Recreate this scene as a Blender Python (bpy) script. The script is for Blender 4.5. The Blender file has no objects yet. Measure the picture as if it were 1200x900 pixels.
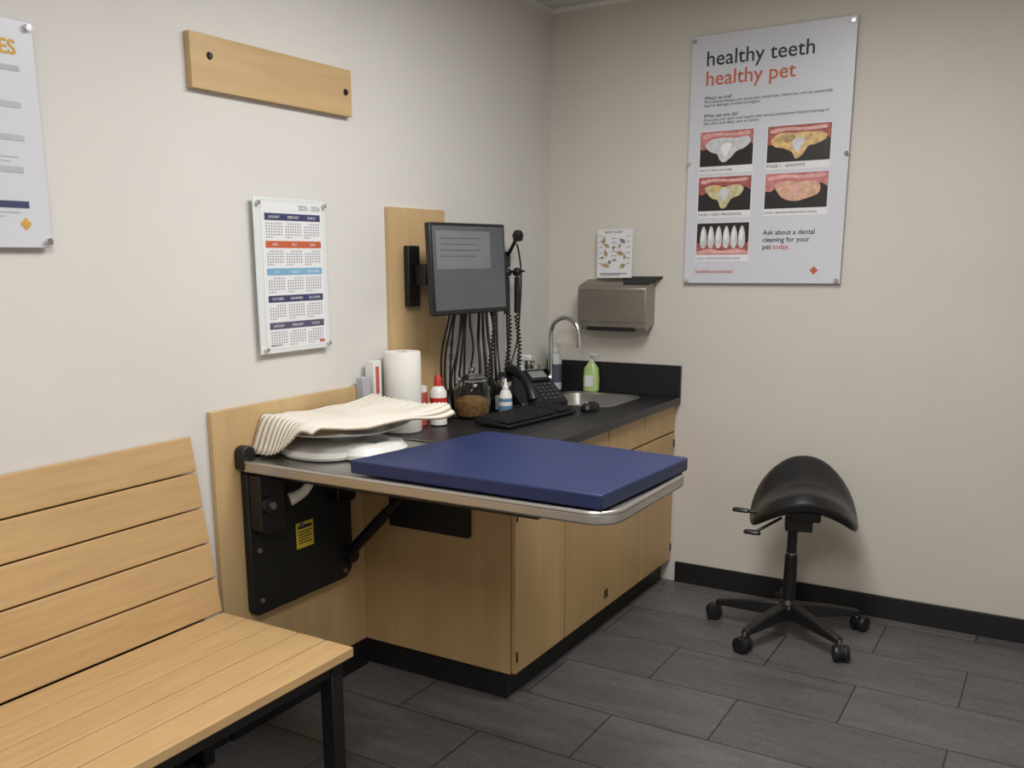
import bpy, bmesh, math, random
from mathutils import Matrix, Vector, Euler, noise as mnoise
random.seed(4)
scene=bpy.context.scene
scene.view_settings.view_transform='Standard'
col=bpy.context.collection
def lin(c):
    return tuple(((v/255)/12.92 if v/255<=0.04045 else ((v/255+0.055)/1.055)**2.4) for v in c)+(1.0,)
# ---------------- materials ----------------
def base_mat(name,rgb,rough=.5,metal=0.0,**kw):
    m=bpy.data.materials.new(name);m.use_nodes=True
    b=m.node_tree.nodes['Principled BSDF']
    b.inputs['Base Color'].default_value=lin(rgb);b.inputs['Roughness'].default_value=rough;b.inputs['Metallic'].default_value=metal
    for k,v in kw.items():
        b.inputs[k.replace('_',' ')].default_value=v
    return m
def mat(name,rgb,rough=.5,metal=0.0,var=.06,scale=8,bump=0.0,bscale=None,stretch=(1,1,1),**kw):
    m=base_mat(name,rgb,rough,metal,**kw)
    nt=m.node_tree;N=nt.nodes;L=nt.links;b=N['Principled BSDF']
    tc=N.new('ShaderNodeTexCoord');mp=N.new('ShaderNodeMapping');mp.inputs['Scale'].default_value=stretch
    L.new(tc.outputs['Object'],mp.inputs[0])
    n=N.new('ShaderNodeTexNoise');n.inputs['Scale'].default_value=scale;n.inputs['Detail'].default_value=5
    L.new(mp.outputs[0],n.inputs['Vector'])
    r=N.new('ShaderNodeValToRGB');c=lin(rgb)
    r.color_ramp.elements[0].position=.3;r.color_ramp.elements[1].position=.7
    r.color_ramp.elements[0].color=tuple(x*(1-var) for x in c[:3])+(1,)
    r.color_ramp.elements[1].color=tuple(min(1,x*(1+var)) for x in c[:3])+(1,)
    L.new(n.outputs['Fac'],r.inputs[0]);L.new(r.outputs[0],b.inputs['Base Color'])
    if bump:
        n2=N.new('ShaderNodeTexNoise');n2.inputs['Scale'].default_value=bscale or scale*8;n2.inputs['Detail'].default_value=3
        L.new(mp.outputs[0],n2.inputs['Vector'])
        bp=N.new('ShaderNodeBump');bp.inputs['Strength'].default_value=bump;bp.inputs['Distance'].default_value=.002
        L.new(n2.outputs['Fac'],bp.inputs['Height']);L.new(bp.outputs[0],b.inputs['Normal'])
    return m
def wood(name,rgb,axis,rough=.45,var=.16,gs=28):
    m=base_mat(name,rgb,rough)
    nt=m.node_tree;N=nt.nodes;L=nt.links;b=N['Principled BSDF']
    tc=N.new('ShaderNodeTexCoord')
    def noise(st,sc,det):
        mp=N.new('ShaderNodeMapping');mp.inputs['Scale'].default_value=st;L.new(tc.outputs['Object'],mp.inputs[0])
        n=N.new('ShaderNodeTexNoise');n.inputs['Scale'].default_value=sc;n.inputs['Detail'].default_value=det;n.inputs['Distortion'].default_value=.4
        L.new(mp.outputs[0],n.inputs['Vector']);return n
    st=[1,1,1];st[axis]=.07
    n1=noise(st,gs,6);st2=[1,1,1];st2[axis]=.35;n2=noise(st2,5,4)
    mx=N.new('ShaderNodeMath');mx.operation='MULTIPLY_ADD';mx.inputs[1].default_value=.6
    ml=N.new('ShaderNodeMath');ml.operation='MULTIPLY';ml.inputs[1].default_value=.4
    L.new(n2.outputs['Fac'],ml.inputs[0]);L.new(n1.outputs['Fac'],mx.inputs[0]);L.new(ml.outputs[0],mx.inputs[2])
    r=N.new('ShaderNodeValToRGB');c=lin(rgb)
    r.color_ramp.elements[0].position=.33;r.color_ramp.elements[1].position=.66
    r.color_ramp.elements[0].color=(c[0]*(1-var),c[1]*(1-var*1.15),c[2]*(1-var*1.3),1)
    r.color_ramp.elements[1].color=(min(1,c[0]*(1+var*.6)),min(1,c[1]*(1+var*.6)),min(1,c[2]*(1+var*.7)),1)
    L.new(mx.outputs[0],r.inputs[0]);L.new(r.outputs[0],b.inputs['Base Color'])
    bp=N.new('ShaderNodeBump');bp.inputs['Strength'].default_value=.12;bp.inputs['Distance'].default_value=.001
    L.new(n1.outputs['Fac'],bp.inputs['Height']);L.new(bp.outputs[0],b.inputs['Normal'])
    return m
M_wallL=mat('paint_left',(211,209,206),.75,var=.02,scale=3,bump=.15,bscale=180)
M_wallB=mat('paint_back',(207,202,194),.75,var=.02,scale=3,bump=.15,bscale=180)
M_ceil=mat('ceiling_tile',(205,203,198),.9,var=.08,scale=60,bump=.4,bscale=250)
M_black=mat('black_plastic',(22,22,24),.42,var=.1)
M_blackm=mat('black_matte',(19,19,20),.6,var=.15,scale=30)
M_rubber=mat('baseboard_rubber',(24,23,24),.5,var=.12)
M_counter=mat('black_laminate',(31,31,34),.38,var=.25,scale=140,bump=.1,bscale=400)
M_mapleV=wood('maple_vertical',(188,157,112),2,gs=16,var=.11)
M_mapleV2=wood('maple_panel',(196,167,122),2,gs=16,var=.11)
M_mapleH=wood('maple_horizontal',(194,165,120),1,var=.11)
M_bench=wood('composite_plank',(190,157,111),1,rough=.55,var=.12,gs=70)
M_steel=mat('stainless_steel',(192,190,186),.36,.9,var=.05,scale=5,stretch=(1,12,12))
M_steelb=mat('brushed_steel_dispenser',(166,159,150),.42,.9,var=.08,scale=8,stretch=(.2,1,14))
M_chrome=mat('chrome',(210,210,210),.15,1.0,var=.02)
M_blue=mat('navy_vinyl',(29,42,86),.42,var=.07,scale=6,bump=.25,bscale=300)
M_white=mat('white_plastic',(224,223,219),.35,var=.02)
M_paper=mat('paper_white',(222,223,227),.6,var=.01)
M_poster=mat('poster_white',(204,206,215),.35,var=.015,scale=2)
M_towelpaper=mat('tissue_paper',(228,226,220),.9,var=.03,scale=20,bump=.5,bscale=160)
M_tray=mat('grey_tray',(206,206,206),.3,var=.03)
M_darkgap=mat('shadow_gap',(34,26,18),.8)
M_screen=mat('lcd_screen',(84,87,91),.16,var=.16,scale=3)
M_screenw=mat('lcd_window',(112,116,120),.16,var=.1,scale=3)
M_lcd=mat('lcd_small',(120,130,125),.25)
M_grey=mat('grey_print',(120,122,130),.6)
M_button=mat('phone_button',(62,64,68),.5)
M_greyl=mat('light_grey_print',(178,180,190),.6)
M_ink=mat('black_ink',(42,42,48),.6)
M_orange=mat('orange_ink',(190,92,58),.6)
M_gold=mat('gold_ink',(206,160,66),.6)
M_tan=mat('tan_ink',(168,146,104),.6,var=.3,scale=60)
M_navy=mat('navy_ink',(56,60,98),.6)
M_sky=mat('sky_ink',(120,168,200),.6)
M_plum=mat('plum_ink',(84,80,106),.6)
M_red=mat('red_plastic',(190,45,38),.4)
M_yel=mat('yellow_label',(214,190,60),.5)
M_gum=mat('gum_pink',(190,118,118),.5,var=.3,scale=50)
M_gum2=mat('gum_red',(160,84,80),.5,var=.3,scale=50)
M_gumh=mat('gum_highlight',(216,164,160),.5,var=.2,scale=60)
M_tooth=mat('tooth_white',(200,202,206),.5,var=.18,scale=40)
M_toothh=mat('tooth_highlight',(232,231,228),.5,var=.05,scale=50)
M_toothy=mat('tooth_yellow',(208,176,120),.5,var=.35,scale=40)
M_tooths=mat('tooth_stain',(208,164,140),.5,var=.25,scale=40)
M_toothg=mat('tooth_green',(196,188,146),.5,var=.3,scale=40)
M_photo=mat('photo_black',(26,22,24),.4)
M_glass=base_mat('jar_glass',(240,245,243),.03,Transmission_Weight=1.0,IOR=1.3)
M_acryl=base_mat('acrylic_clear',(214,220,220),.08)
M_kib=mat('kibble',(150,108,64),.8,var=.55,scale=90,bump=.6,bscale=140)
M_green=mat('green_soap',(176,202,130),.25,var=.05)
M_clearb=mat('pale_bottle',(196,204,202),.25,var=.04)
M_blueL=mat('blue_label',(90,130,165),.45)
M_pink=mat('pink_label',(190,84,76),.45)
def cloth_mat():
    m=mat('ribbed_cloth',(216,206,184),.95,var=.05,scale=25,bump=.5,bscale=260)
    nt=m.node_tree;N=nt.nodes;L=nt.links;b=N['Principled BSDF']
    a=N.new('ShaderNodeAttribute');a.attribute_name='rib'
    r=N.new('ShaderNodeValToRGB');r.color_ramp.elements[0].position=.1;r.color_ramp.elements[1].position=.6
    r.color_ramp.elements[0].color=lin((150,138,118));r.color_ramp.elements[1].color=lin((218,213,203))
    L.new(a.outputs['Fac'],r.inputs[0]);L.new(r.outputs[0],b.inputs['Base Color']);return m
M_cloth=cloth_mat()
def floor_mat():
    m=base_mat('slate_plank_tile',(82,82,84),.45);nt=m.node_tree;N=nt.nodes;L=nt.links;b=N['Principled BSDF']
    tc=N.new('ShaderNodeTexCoord');mp=N.new('ShaderNodeMapping');mp.inputs['Location'].default_value=(-1.0+.6667*9,1.42+.333*20+.003,0)
    L.new(tc.outputs['Object'],mp.inputs[0])
    br=N.new('ShaderNodeTexBrick');br.inputs['Scale'].default_value=1;br.inputs['Brick Width'].default_value=.6667;br.inputs['Row Height'].default_value=.333
    br.offset=.5;br.inputs['Mortar Size'].default_value=.0027;br.inputs['Mortar Smooth'].default_value=.1
    br.inputs['Color1'].default_value=lin((100,98,98));br.inputs['Color2'].default_value=lin((82,81,82));br.inputs['Mortar'].default_value=lin((42,41,41))
    L.new(mp.outputs[0],br.inputs['Vector'])
    def nz(st,sc,det,ro,di):
        mp2=N.new('ShaderNodeMapping');mp2.inputs['Scale'].default_value=st;L.new(tc.outputs['Object'],mp2.inputs[0])
        n=N.new('ShaderNodeTexNoise');n.inputs['Scale'].default_value=sc;n.inputs['Detail'].default_value=det;n.inputs['Roughness'].default_value=ro;n.inputs['Distortion'].default_value=di
        L.new(mp2.outputs[0],n.inputs['Vector']);return n
    n=nz((.5,2.2,1),5,9,.7,1.0);n3=nz((1,1.6,1),60,3,.6,0)
    rr=N.new('ShaderNodeMapRange');rr.inputs[1].default_value=.25;rr.inputs[2].default_value=.75;rr.inputs[3].default_value=.62;rr.inputs[4].default_value=1.32
    L.new(n.outputs['Fac'],rr.inputs[0])
    r3=N.new('ShaderNodeMapRange');r3.inputs[1].default_value=.3;r3.inputs[2].default_value=.7;r3.inputs[3].default_value=.8;r3.inputs[4].default_value=1.2
    L.new(n3.outputs['Fac'],r3.inputs[0])
    mu=N.new('ShaderNodeMath');mu.operation='MULTIPLY';L.new(rr.outputs[0],mu.inputs[0]);L.new(r3.outputs[0],mu.inputs[1])
    mx=N.new('ShaderNodeVectorMath');mx.operation='SCALE';L.new(br.outputs['Color'],mx.inputs[0]);L.new(mu.outputs[0],mx.inputs['Scale'])
    L.new(mx.outputs[0],b.inputs['Base Color'])
    bp=N.new('ShaderNodeBump');bp.inputs['Strength'].default_value=.6;bp.inputs['Distance'].default_value=.002;bp.invert=True
    L.new(br.outputs['Fac'],bp.inputs['Height']);L.new(bp.outputs[0],b.inputs['Normal'])
    return m
M_floor=floor_mat()
# ---------------- geometry helpers ----------------
def E(name):
    e=bpy.data.objects.new(name,None);col.objects.link(e);e.empty_display_size=.05;return e
def finish(me,angle=35,smooth=True):
    bm=bmesh.new();bm.from_mesh(me);bmesh.ops.recalc_face_normals(bm,faces=bm.faces)
    for f in bm.faces:f.smooth=smooth
    for e in bm.edges:
        if len(e.link_faces)==2: e.smooth=e.calc_face_angle(0)<math.radians(angle)
    bm.to_mesh(me);bm.free()
def mobj(name,verts,faces,m,parent=None,smooth=True,bevel=0,seg=2,M=None,sub=0,solid=0):
    me=bpy.data.meshes.new(name)
    if M is not None: verts=[M@Vector(v) for v in verts]
    me.from_pydata([tuple(v) for v in verts],[],faces)
    finish(me,smooth=smooth)
    me.materials.append(m)
    o=bpy.data.objects.new(name,me);col.objects.link(o)
    if parent:o.parent=parent
    if solid:
        s=o.modifiers.new('s','SOLIDIFY');s.thickness=solid;s.offset=0
    if bevel:
        b=o.modifiers.new('b','BEVEL');b.width=bevel;b.segments=seg;b.limit_method='ANGLE';b.angle_limit=math.radians(40);b.harden_normals=False
    if sub:
        s=o.modifiers.new('u','SUBSURF');s.levels=sub;s.render_levels=sub
    return o
BF=[(0,3,2,1),(4,5,6,7),(0,1,5,4),(1,2,6,5),(2,3,7,6),(3,0,4,7)]
def box(name,x0,x1,y0,y1,z0,z1,m,p=None,bevel=.002,M=None,seg=2):
    v=[(x0,y0,z0),(x1,y0,z0),(x1,y1,z0),(x0,y1,z0),(x0,y0,z1),(x1,y0,z1),(x1,y1,z1),(x0,y1,z1)]
    return mobj(name,v,BF,m,p,bevel=bevel,M=M,seg=seg)
def prism(name,pts,z0,z1,m,p=None,bevel=.002,M=None,seg=2):
    n=len(pts);v=[(a,b,z0) for a,b in pts]+[(a,b,z1) for a,b in pts]
    f=[tuple(range(n))[::-1],tuple(range(n,2*n))]+[(i,(i+1)%n,n+(i+1)%n,n+i) for i in range(n)]
    return mobj(name,v,f,m,p,bevel=bevel,M=M,seg=seg)
def rrect(x0,x1,y0,y1,rs,n=8):
    if not isinstance(rs,(list,tuple)):rs=[rs]*4
    out=[]
    for (cx,cy,a0,r,sx,sy) in((x0,y0,180,rs[0],1,1),(x1,y0,270,rs[1],-1,1),(x1,y1,0,rs[2],-1,-1),(x0,y1,90,rs[3],1,-1)):
        if r<=0: out.append((cx,cy));continue
        for i in range(n+1):
            a=math.radians(a0+90*i/n);out.append((cx+sx*r+r*math.cos(a),cy+sy*r+r*math.sin(a)))
    return out
def lathe(name,prof,c,m,p=None,n=32,M=None,bevel=0):
    v=[];f=[]
    k=len(prof)
    for i in range(n):
        a=2*math.pi*i/n
        for r,z in prof: v.append((r*math.cos(a)+c[0],r*math.sin(a)+c[1],z+c[2]))
    for i in range(n):
        j=(i+1)%n
        for q in range(k-1): f.append((i*k+q,j*k+q,j*k+q+1,i*k+q+1))
    if prof[0][0]>1e-6: f.append(tuple(i*k for i in range(n))[::-1])
    if prof[-1][0]>1e-6: f.append(tuple(i*k+k-1 for i in range(n)))
    me=bpy.data.meshes.new(name)
    if M is not None:v=[tuple(M@Vector(q)) for q in v]
    me.from_pydata(v,[],f)
    bm=bmesh.new();bm.from_mesh(me);bmesh.ops.remove_doubles(bm,verts=bm.verts,dist=1e-6);bm.to_mesh(me);bm.free()
    finish(me);me.materials.append(m)
    o=bpy.data.objects.new(name,me);col.objects.link(o)
    if p:o.parent=p
    return o
def frame(p0,p1):
    p0=Vector(p0);p1=Vector(p1);d=(p1-p0)
    q=d.to_track_quat('Z','Y');return Matrix.Translation(p0)@q.to_matrix().to_4x4(),d.length
def cyl(name,p0,p1,r0,m,p=None,r1=None,n=24):
    M,L=frame(p0,p1);r1=r0 if r1 is None else r1
    return lathe(name,[(r0,0),(r1,L)],(0,0,0),m,p,n=n,M=M)
def tomesh(o,name,p,m):
    dg=bpy.context.evaluated_depsgraph_get();dg.update()
    me=bpy.data.meshes.new_from_object(o.evaluated_get(dg));mw=o.matrix_world.copy()
    cu=o.data;bpy.data.objects.remove(o);bpy.data.curves.remove(cu)
    me.transform(mw);me.materials.clear();me.materials.append(m)
    n=bpy.data.objects.new(name,me);col.objects.link(n)
    if p:n.parent=p
    return n
def tube(name,pts,r,m,p=None,cyc=False,res=6,radii=None,typ='NURBS'):
    cu=bpy.data.curves.new(name,'CURVE');cu.dimensions='3D';cu.bevel_depth=r;cu.bevel_resolution=4;cu.use_fill_caps=True
    s=cu.splines.new(typ);s.points.add(len(pts)-1)
    for i,q in enumerate(pts): s.points[i].co=(q[0],q[1],q[2],1);s.points[i].radius=radii[i] if radii else 1
    if typ=='NURBS': s.order_u=3;s.use_endpoint_u=True;s.resolution_u=res
    s.use_cyclic_u=cyc
    o=bpy.data.objects.new(name,cu);col.objects.link(o)
    o=tomesh(o,name,p,m);finish(o.data,50);return o
def text(name,s,M,m,p,width=None,size=.05,bold=0,align='LEFT'):
    cu=bpy.data.curves.new(name,'FONT');cu.body=s;cu.size=size;cu.offset=bold*size;cu.align_x=align;cu.resolution_u=3
    o=bpy.data.objects.new(name,cu);col.objects.link(o)
    bpy.context.view_layer.update()
    if width:
        w=o.dimensions.x
        cu.size=size*width/max(w,1e-5);cu.offset=bold*cu.size
    o.matrix_world=M;bpy.context.view_layer.update()
    return tomesh(o,name,p,m)
MB=Matrix.Rotation(math.radians(90),4,'X')
ML=Matrix.Rotation(math.radians(90),4,'Z')@MB
def smooth_pts(pts,k=6):
    n=len(pts);out=[]
    for i in range(n):
        p0,p1,p2,p3=pts[i-1],pts[i],pts[(i+1)%n],pts[(i+2)%n]
        for j in range(k):
            t=j/k
            out.append(tuple(.5*((2*p1[q])+(-p0[q]+p2[q])*t+(2*p0[q]-5*p1[q]+4*p2[q]-p3[q])*t*t+(-p0[q]+3*p1[q]-3*p2[q]+p3[q])*t**3) for q in(0,1)))
    return out
class Board:
    """flat sign on a wall; u right, v down, in metres"""
    def __init__(s,parent,wall,a0,z1,off):
        s.p=parent;s.wall=wall;s.a0=a0;s.z1=z1;s.off=off
    def P(s,u,v,d=0):
        o=s.off+d
        return (s.a0+u,-o,s.z1-v) if s.wall=='B' else (o,s.a0+u,s.z1-v)
    def poly(s,name,pts,m,d):
        v=[s.P(u,w,d) for u,w in pts]
        return mobj(name,v,[tuple(range(len(v)))],m,s.p,smooth=False)
    def rect(s,name,u0,v0,u1,v1,m,d): return s.poly(name,[(u0,v0),(u1,v0),(u1,v1),(u0,v1)],m,d)
    def rects(s,name,rs,m,d):
        v=[];f=[]
        for u0,v0,u1,v1 in rs:
            k=len(v);v+=[s.P(u0,v0,d),s.P(u1,v0,d),s.P(u1,v1,d),s.P(u0,v1,d)];f.append((k,k+1,k+2,k+3))
        return mobj(name,v,f,m,s.p,smooth=False)
    def text(s,name,t,u,v,m,width=None,size=.03,bold=0,d=.0012,align='LEFT'):
        M=Matrix.Translation(s.P(u,v,d))@(MB if s.wall=='B' else ML)
        return text(name,t,M,m,s.p,width,size,bold,align)
    def pin(s,name,u,v,r=.012,m=None,d=0.012):
        a=Vector(s.P(u,v,-s.off+.001));b=Vector(s.P(u,v,d));return cyl(name,a,b,r,m or M_chrome,s.p,r1=r*.85,n=20)
    def slab(s,name,w,h,m,t=.006,bevel=.002):
        a=s.P(0,0,-t);b=s.P(w,h,0)
        return box(name,min(a[0],b[0]),max(a[0],b[0]),min(a[1],b[1]),max(a[1],b[1]),min(a[2],b[2]),max(a[2],b[2]),m,s.p,bevel)
# ---------------- room ----------------
H=2.67
box('floor',-.1,3.3,-5.3,.1,-.1,0,M_floor,bevel=0)
box('ceiling',-.1,3.3,-5.3,.1,H,H+.1,M_ceil,bevel=0)
box('wall_left',-.1,0,-5.3,.1,0,H,M_wallL,bevel=0)
box('wall_back',0,3.2,0,.1,0,H,M_wallB,bevel=0)
box('wall_right',3.2,3.3,-5.3,.1,0,H,M_wallB,bevel=0)
box('wall_rear',0,3.2,-5.3,-5.2,0,H,M_wallB,bevel=0)
box('baseboard_back',.70,3.2,-.012,0,0,.1,M_rubber,bevel=.003)
box('baseboard_left',0,.012,-5.2,-2.24,0,.1,M_rubber,bevel=.003)
box('trim_1',0,3.2,-.022,0,H-.02,H,M_white,bevel=.001)
box('trim_2',0,.022,-5.2,-.022,H-.02,H,M_white,bevel=.001)
for i,yy in enumerate((-.66,-1.3,-1.94,-2.58,-3.22,-3.86,-4.5)):
    box('trim_%d'%(3+i),.022,3.2,yy-.012,yy+.012,H-.008,H,M_white,bevel=0)
def troffer(cx,cy,sx,sy,power):
    e=E('ceiling_light')
    box('housing',cx-sx/2-.02,cx+sx/2+.02,cy-sy/2-.02,cy+sy/2+.02,H-.03,H-.009,M_white,e)
    md=base_mat('light_diffuser',(250,246,238),.5,Emission_Color=(1,.98,.95,1),Emission_Strength=2)
    box('diffuser',cx-sx/2,cx+sx/2,cy-sy/2,cy+sy/2,H-.036,H-.03,md,e,bevel=0)
    l=bpy.data.lights.new('lamp','AREA');l.shape='RECTANGLE';l.size=sx;l.size_y=sy;l.energy=power;l.color=(1,.982,.95)
    o=bpy.data.objects.new('lamp',l);col.objects.link(o);o.location=(cx,cy,H-.045);o.parent=e
troffer(1.35,-1.75,.6,1.2,36)
troffer(1.75,-3.9,.6,1.2,44)
# ---------------- base cabinet ----------------
D,L0=.674,1.52
c=E('base_cabinet')
box('carcass',0.003,D-.022,-L0,-.003,.105,.74,M_mapleV,c,bevel=.001)
box('seam_shade',D-.022,D-.017,-L0,-.003,.105,.865,M_darkgap,c,bevel=0)  # dark sheet behind the fronts, paints the shade seen in their seams
box('front_rail',D-.07,D-.022,-L0,-.003,.74,.865,M_mapleV,c,bevel=0)
box('toe_kick',0.003,D-.045,-L0+.012,-.003,0,.105,M_rubber,c,bevel=.001)
box('end_panel',0.003,D-.018,-L0-.004,-L0+.015,.105,.865,M_mapleV,c,bevel=.0005)
ys=[-L0,-1.14,-.76,-.38,-.003]
for i in range(4):
    g=.0042
    box('drawer_front_%d'%i,D-.0165,D,ys[i]+(g if i else 0),ys[i+1]-g,.739,.862,M_mapleV,c,bevel=.0015)
    box('door_%d'%i,D-.0165,D,ys[i]+(g if i else 0),ys[i+1]-g,.108,.731,M_mapleV,c,bevel=.0015)
    yh=ys[i] if i%2==0 else ys[i+1]
    for z in(.17,.68):
        yy=yh+.01 if i%2==0 else yh-.01
        box('hinge_%d'%i,D-.001,D+.004,yy-.005,yy+.003,z-.018,z+.018,M_blackm,c,bevel=.001)
box('latch_box',.16,.50,-L0-.03,-L0-.0045,.585,.862,M_blackm,c,bevel=.002)
# ---------------- countertop with sink cut-out ----------------
ct=E('countertop')
T=.697;sx0,sx1,sy0,sy1=.17,.53,-.47,-.09
yn=-1.565
box('slab_front',sx1,T,yn,-.001,.866,.9,M_counter,ct,bevel=.003)
box('slab_rear',.001,sx0,yn,-.001,.866,.9,M_counter,ct,bevel=0)
box('slab_mid',sx0,sx1,yn,sy0,.866,.9,M_counter,ct,bevel=0)
box('slab_end',sx0,sx1,sy1,-.001,.866,.9,M_counter,ct,bevel=0)
box('backsplash_back',.001,T,-.02,-.001,.9,1.046,M_counter,ct,bevel=.002)
box('backsplash_side',.001,.02,-.93,-.02,.9,1.0,M_counter,ct,bevel=.002)
sk=E('sink_basin')
ri=rrect(sx0+.01,sx1-.01,sy0+.01,sy1-.01,.06);ro=rrect(sx0-.018,sx1+.018,sy0-.018,sy1+.018,.07)
rb=rrect(sx0+.035,sx1-.035,sy0+.035,sy1-.035,.05)
n=len(ri)
v=[(a,b,.9015) for a,b in ro]+[(a,b,.906) for a,b in rrect(sx0-.004,sx1+.004,sy0-.004,sy1+.004,.065)]+[(a,b,.899) for a,b in ri]+[(a,b,.77) for a,b in rb]
f=[]
for k in range(3):
    f+=[(k*n+i,k*n+(i+1)%n,(k+1)*n+(i+1)%n,(k+1)*n+i) for i in range(n)]
f.append(tuple(range(3*n,4*n)))
mobj('basin',v,f,M_steel,sk)
lathe('drain',[(.03,0),(.028,.004),(.012,.002)],((sx0+sx1)/2,(sy0+sy1)/2,.771),M_chrome,sk)
fa=E('gooseneck_faucet');fx,fy=.115,-.20
lathe('base_flange',[(.028,0),(.028,.012),(.02,.02),(.016,.05),(.014,.055)],(fx,fy,.901),M_chrome,fa)
pts=[(fx,fy,.94),(fx,fy,1.05),(fx,fy,1.16)]
for i in range(9):
    a=math.pi*(1-i/8);r=.082
    pts.append((fx+(r+r*math.cos(a))*.96,fy+(r+r*math.cos(a))*-.1,1.185+r*math.sin(a)))
pts.append((fx+.157,fy-.016,1.15))
tube('gooseneck',pts,.0115,M_chrome,fa)
cyl('spout_tip',(fx+.157,fy-.016,1.165),(fx+.157,fy-.016,1.13),.0145,M_chrome,fa)
cyl('lever',(fx,fy,.965),(fx+.03,fy-.06,.99),.006,M_chrome,fa)
# ---------------- wall panels ----------------
p1=E('wood_wall_panel')
box('board',.001,.02,-2.236,-L0-.006,.11,1.088,M_mapleV2,p1,bevel=.001)
box('base_strip',.001,.02,-2.236,-L0-.006,0,.11,M_rubber,p1,bevel=.001)
p2=E('wood_wall_panel')
box('board',.001,.02,-1.321,-.947,.902,1.73,M_mapleV2,p2,bevel=.001)
pq=E('wood_plaque')
box('board',.001,.024,-2.226,-1.518,2.021,2.172,M_mapleH,pq,bevel=.001)
for k,(yy,zz) in enumerate(((-2.155,2.115),(-1.55,2.098))):
    cyl('screw_%d'%k,(.024,yy,zz),(.030,yy,zz),.011,M_black,pq,r1=.008)
# ---------------- folding exam table ----------------
et=E('folding_exam_table')
tx0,tx1,ty0,ty1,tz=.045,1.300,-2.150,-1.585,.925
prism('steel_top',rrect(tx0,tx1,ty0,ty1,[.01,.075,.075,.01]),tz-.036,tz-.004,M_steel,et,bevel=.007,seg=3)
o=rrect(tx0+.006,tx1-.006,ty0+.006,ty1-.006,[.01,.07,.07,.01])
tube('rolled_rim',[(a,b,tz-.006) for a,b in o],.007,M_steel,et,cyc=True,typ='POLY')
box('under_frame_near',.08,1.05,-2.06,-2.03,tz-.07,tz-.037,M_black,et)
box('under_frame_far',.08,1.05,-1.71,-1.68,tz-.07,tz-.037,M_black,et)
box('cross_bar',.5,.56,-2.03,-1.71,tz-.065,tz-.037,M_black,et)
box('wall_hinge_bar',.0205,.044,-2.15,-1.60,tz-.03,tz+.03,M_black,et,bevel=.006)
pl=rrect(-2.135,-1.63,.40,.885,[.03,.06,.03,.01],6)
PM=Matrix(((0,0,1,0),(1,0,0,0),(0,1,0,0),(0,0,0,1)))
prism('wall_plate',pl,.0205,.05,M_blackm,et,bevel=.005,M=PM)
prism('hinge_knuckle',rrect(-2.155,-2.10,tz-.03,tz+.045,[.01,.01,.025,.025],5),.0205,.06,M_black,et,bevel=.004,M=PM)
prism('hinge_cheek',rrect(-2.13,-2.02,.68,.88,[.03,.02,.01,.01],5),.05,.10,M_black,et,bevel=.004,M=PM)
prism('hinge_cheek_2',rrect(-1.76,-1.66,.70,.88,[.03,.02,.01,.01],5),.05,.10,M_black,et,bevel=.004,M=PM)
tube('release_lever',[(.10,-2.0,.775),(.12,-1.97,.785),(.14,-1.94,.82),(.15,-1.92,.87)],.013,M_white,et,radii=[1.7,1.4,1.1,.8])
cyl('pivot',(.09,-2.1,.78),(.12,-2.1,.78),.028,M_black,et)
cyl('pivot_bolt',(.12,-2.1,.78),(.128,-2.1,.78),.012,M_steelb,et)
cyl('strut',(.07,-1.67,.50),(.44,-1.69,.865),.014,M_black,et)
cyl('strut_2',(.07,-1.67,.50),(.25,-1.68,.675),.02,M_black,et)
cyl('strut_foot',(.045,-1.67,.49),(.09,-1.67,.49),.026,M_black,et)
for k,(yy,zz) in enumerate(((-2.10,.45),(-1.68,.43),(-1.9,.66),(-2.1,.62),(-1.80,.86))):
    cyl('bolt_%d'%k,(.05,yy,zz),(.057,yy,zz),.009,M_steelb,et,n=6)
box('warning_label',.0502,.0515,-1.925,-1.84,.575,.665,M_yel,et,bevel=0)
lb=Board(et,'L',-1.925,.665,.0515)
lb.rects('label_lines',[(.008,.01,.077,.022)]+[(.008,.03+.01*i,.077-.01*(i%2),.034+.01*i) for i in range(5)],M_ink,.0006)
pad=E('exam_table_pad')
prism('cushion',[(.462,-2.122),(1.268,-2.138),(1.296,-1.602),(.565,-1.515)],tz+.003,tz+.043,M_blue,pad,bevel=.006,seg=4)
# ---------------- scale ----------------
sc=E('pet_scale')
def ell(cx,cy,a,b,rot=0,n=40,k=2.6):
    out=[]
    for i in range(n):
        t=2*math.pi*i/n;x=a*abs(math.cos(t))**(2/k)*(1 if math.cos(t)>0 else -1);y=b*abs(math.sin(t))**(2/k)*(1 if math.sin(t)>0 else -1)
        out.append((cx+x*math.cos(rot)-y*math.sin(rot),cy+x*math.sin(rot)+y*math.cos(rot)))
    return out
def loft(name,rings,m,p,M=None):
    n=len(rings[0]);v=[q for r in rings for q in r];f=[]
    for k in range(len(rings)-1): f+=[(k*n+i,k*n+(i+1)%n,(k+1)*n+(i+1)%n,(k+1)*n+i) for i in range(n)]
    f.append(tuple(range(n))[::-1]);f.append(tuple(range((len(rings)-1)*n,len(rings)*n)))
    return mobj(name,v,f,m,p,M=M)
def er(cx,cy,a,b,z,**k): return [(x,y,z) for x,y in ell(cx,cy,a,b,**k)]
scx,scy=.205,-1.87
loft('scale_body',[er(scx,scy,.14,.18,tz+.002),er(scx,scy,.15,.19,tz+.012),er(scx,scy,.148,.185,tz+.028),er(scx,scy,.13,.15,tz+.038),er(scx,scy,.08,.09,tz+.043)],M_white,sc)
loft('display_pod',[er(.345,-1.86,.075,.12,tz+.003),er(.345,-1.86,.083,.128,tz+.018),er(.342,-1.86,.072,.112,tz+.038),er(.34,-1.86,.05,.09,tz+.044)],M_white,sc)
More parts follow.
